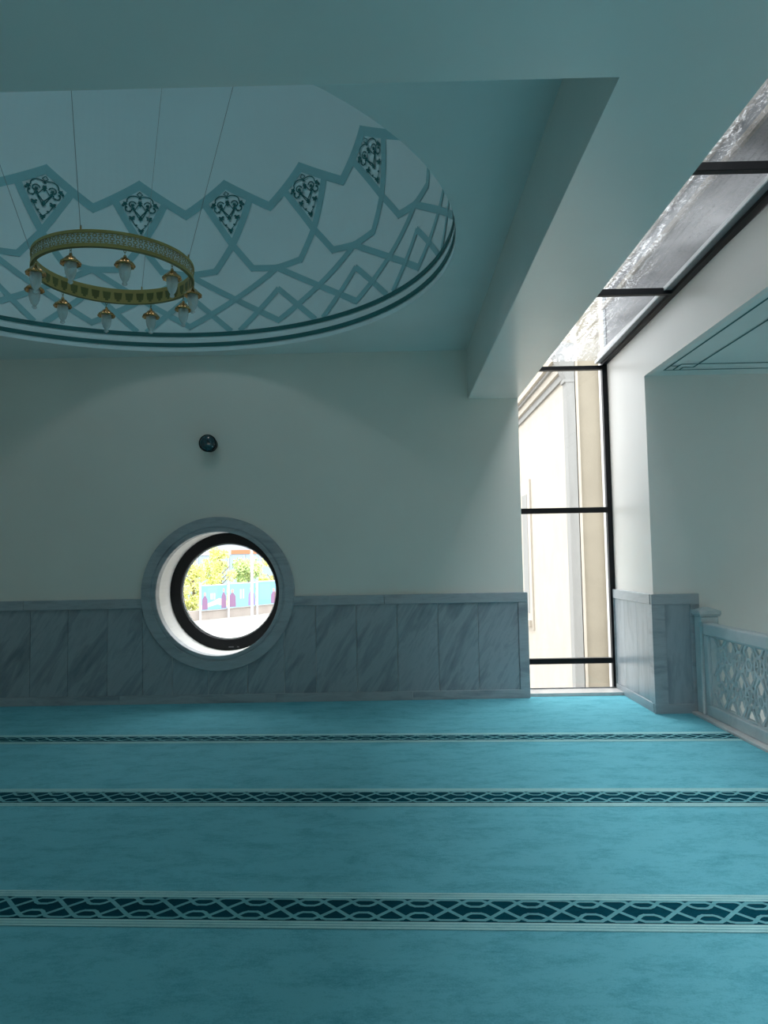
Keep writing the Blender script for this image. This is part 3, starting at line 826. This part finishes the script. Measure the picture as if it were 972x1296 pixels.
pl = MB(); pl.tube([(-9.45, 50, -2.9), (-9.45, 50, 9)], .085, 12)
tag(pl.build('lamp_post', M['steel_white'], smooth=True), 'tall white pole standing in front of the posters', 'pole')

# trees beyond the fence
def leafmat(name, c, c2):
    m = mat(name, c, .6)
    oi = nd(m, 'ShaderNodeTexCoord'); n_ = noise(m, oi.outputs['Object'], 1.5, 3)
    lk(m, ramp(m, n_, [(.35, c2), (.65, c)]), bsdf(m).inputs['Base Color'])
    bsdf(m).inputs['Subsurface Weight'].default_value = 0
    return m
M['leaf_y'] = leafmat('yellow_green_leaves', (.72, .71, .24), (.52, .58, .20))
M['leaf_g'] = leafmat('fresh_green_leaves', (.50, .58, .22), (.32, .46, .18))
M['bark'] = mat('tree_bark', (.22, .17, .12), .9)
def tree(x, y, h, r, m_, label, seed):
    rr = random.Random(seed); e = empty('leafy_tree', (x, y, -2.9)); tag(e, label, 'tree', 'street trees behind the fence')
    tk = MB().tube([(x, y, -2.9), (x+.1, y, -2.9+h*.4), (x-.1, y+.1, -2.9+h*.85)], .11, 8)
    for k in range(6):
        a = rr.random()*6.28; zz = -2.9+h*(.3+.08*k); tk.tube([(x, y, zz), (x+math.cos(a)*r*.6, y+math.sin(a)*r*.6, zz+h*.14)], .035, 5)
    tk.build('trunk', M['bark'], e)
    cw = MB(); clumps = []
    for k in range(26):
        a, b = rr.random()*6.28, rr.random()**.5; zz = rr.random()
        clumps.append((x+math.cos(a)*b*r*(1-.45*abs(zz-.4)), y+math.sin(a)*b*r*(1-.45*abs(zz-.4)), -2.9+h*(.14+.8*zz), r*(.28+.18*rr.random())))
    for cx, cy_, cz, cr_ in clumps:
        for k in range(120):
            v = Vector((rr.gauss(0, 1), rr.gauss(0, 1), rr.gauss(0, 1))).normalized()*cr_*(rr.random()**.4)
            p = Vector((cx, cy_, cz))+v; s_ = .08+.08*rr.random()
            u = Vector((rr.gauss(0, 1), rr.gauss(0, 1), rr.gauss(0, 1))).normalized(); w_ = u.orthogonal().normalized()
            cw.face([p-u*s_, p+w_*s_*.5, p+u*s_, p-w_*s_*.5])
    cw.build('crown', m_, e)
tree(-16.8, 62.5, 4.7, 1.45, M['leaf_y'], 'yellow leaved tree at the left side of the round window', 1)
tree(-15.4, 66.4, 5.9, 1.45, M['leaf_y'], 'tall yellow-green tree above the left poster', 2)
tree(-13.5, 69.8, 4.8, 1.55, M['leaf_g'], 'fresh green tree right behind the white pole', 3)
tree(-11.9, 74.6, 5.1, 1.6, M['leaf_y'], 'yellow-green tree above the right poster', 4)
# far buildings
fb_ = empty('glazed_building', (-22, 95, -2.9)); tag(fb_, 'pale blue-grey building with a white and orange band behind the trees', 'building')
M['far_glass'] = mat('hazy_blue_glass', (.28, .36, .40), .3); M['far_grey'] = mat('hazy_grey_cladding', (.33, .34, .37), .7)
M['far_orange'] = mat('orange_band_paint', (.55, .17, .08), .6)
MB().box(-34, -8, 95, 105, -2.9, 3.0).build('glazed_front', M['far_glass'], fb_)
MB().box(-34, -20.6, 94.9, 95, 2.4, 3.0).build('white_band', M['steel_white'], fb_)
MB().box(-20.6, -10, 94.9, 95, 2.5, 3.0).build('orange_band', M['far_orange'], fb_)
MB().box(-34, -8, 95.5, 105, 3.0, 12).build('upper_cladding', M['far_grey'], fb_)
for i in range(12): MB().box(-33+i*2, -32.8+i*2, 94.92, 95.0, -2.9, 2.4).build('mullion', M['far_grey'], fb_)
# ------------------------------------------------------------------ light
OCE = 17
SKY0, SKY1 = 2.4, 7.9     # overcast sky: horizon and zenith radiance
w = bpy.data.worlds.new('overcast_sky'); bpy.context.scene.world = w; w.use_nodes = True
bg = w.node_tree.nodes['Background']; bg.inputs[0].default_value = (.95, .98, 1, 1); 
tcw = w.node_tree.nodes.new('ShaderNodeTexCoord'); sx = w.node_tree.nodes.new('ShaderNodeSeparateXYZ')
w.node_tree.links.new(tcw.outputs['Generated'], sx.inputs[0])
mr = w.node_tree.nodes.new('ShaderNodeMapRange'); mr.inputs['From Min'].default_value = 0; mr.inputs['From Max'].default_value = 1
mr.inputs['To Min'].default_value = SKY0; mr.inputs['To Max'].default_value = SKY1
w.node_tree.links.new(sx.outputs['Z'], mr.inputs['Value']); w.node_tree.links.new(mr.outputs[0], bg.inputs[1])
def area(name, loc, rot, sx, sy, e, col=(1, 1, 1)):
    l = bpy.data.lights.new(name, 'AREA'); l.shape = 'RECTANGLE'; l.size = sx; l.size_y = sy; l.energy = e; l.color = col
    o = bpy.data.objects.new(name, l); C.objects.link(o); o.location = loc; o.rotation_euler = rot; return o
oc = empty('window_4', (DX, DY, ZQ+R-.2)); tag(oc, 'small round roof light at the very top of the dome', 'skylight', kind='structure')
og = MB().lathe([(.50, ZQ+R-.16), (.50, ZQ+R-.06), (.62, ZQ+R-.06), (.62, ZQ+R-.16), (.50, ZQ+R-.16)], DX, DY, 0, 64)
og.build('frame', M['steel_white'], oc)
al = area('oculus_daylight', (DX, DY, ZQ+R-.12), (0, 0, 0), .9, .9, OCE, (.93, .98, 1)); al.data.shape = 'DISK'
area('rear_fill_light', (-1.0, -5.9, 1.9), (PI/2, 0, 0), 5, 2.2, 36, (1, .95, .88))  # added fill light behind the camera; the rear wall has no window

# ------------------------------------------------------------------ camera
f, pi_, ro, ya = 941.64, .0627, .0182, -.0101
def ray(u, v):
    c, s = math.cos(ro), math.sin(ro); u, v = c*u-s*v, s*u+c*v
    x, y, z = u, 1.0, -v
    c, s = math.cos(pi_), math.sin(pi_); y, z = c*y-s*z, s*y+c*z
    c, s = math.cos(ya), math.sin(ya); x, y = c*x+s*y, -s*x+c*y
    return Vector((x, y, z))
F = ray(0, 0); RT = ray(1, 0)-F; UP = ray(0, -1)-F
cam = bpy.data.cameras.new('camera'); co = bpy.data.objects.new('camera', cam); C.objects.link(co)
co.matrix_world = Matrix.Translation((0, 0, 1.55)) @ Matrix((RT, UP, -F)).transposed().to_4x4()
cam.sensor_fit = 'VERTICAL'; cam.sensor_height = 36; cam.lens = f/1296*36; cam.clip_start = .05; cam.clip_end = 500
sc = bpy.context.scene; sc.camera = co
vs = sc.view_settings; vs.view_transform = 'Standard'; vs.look = 'None'; vs.exposure = 0; vs.gamma = 1; vs.use_curve_mapping = False
cy = sc.cycles
cy.use_denoising = True; cy.max_bounces = 10; cy.diffuse_bounces = 6; cy.transparent_max_bounces = 12; cy.sample_clamp_indirect = 6
cy.caustics_reflective = False; cy.caustics_refractive = True
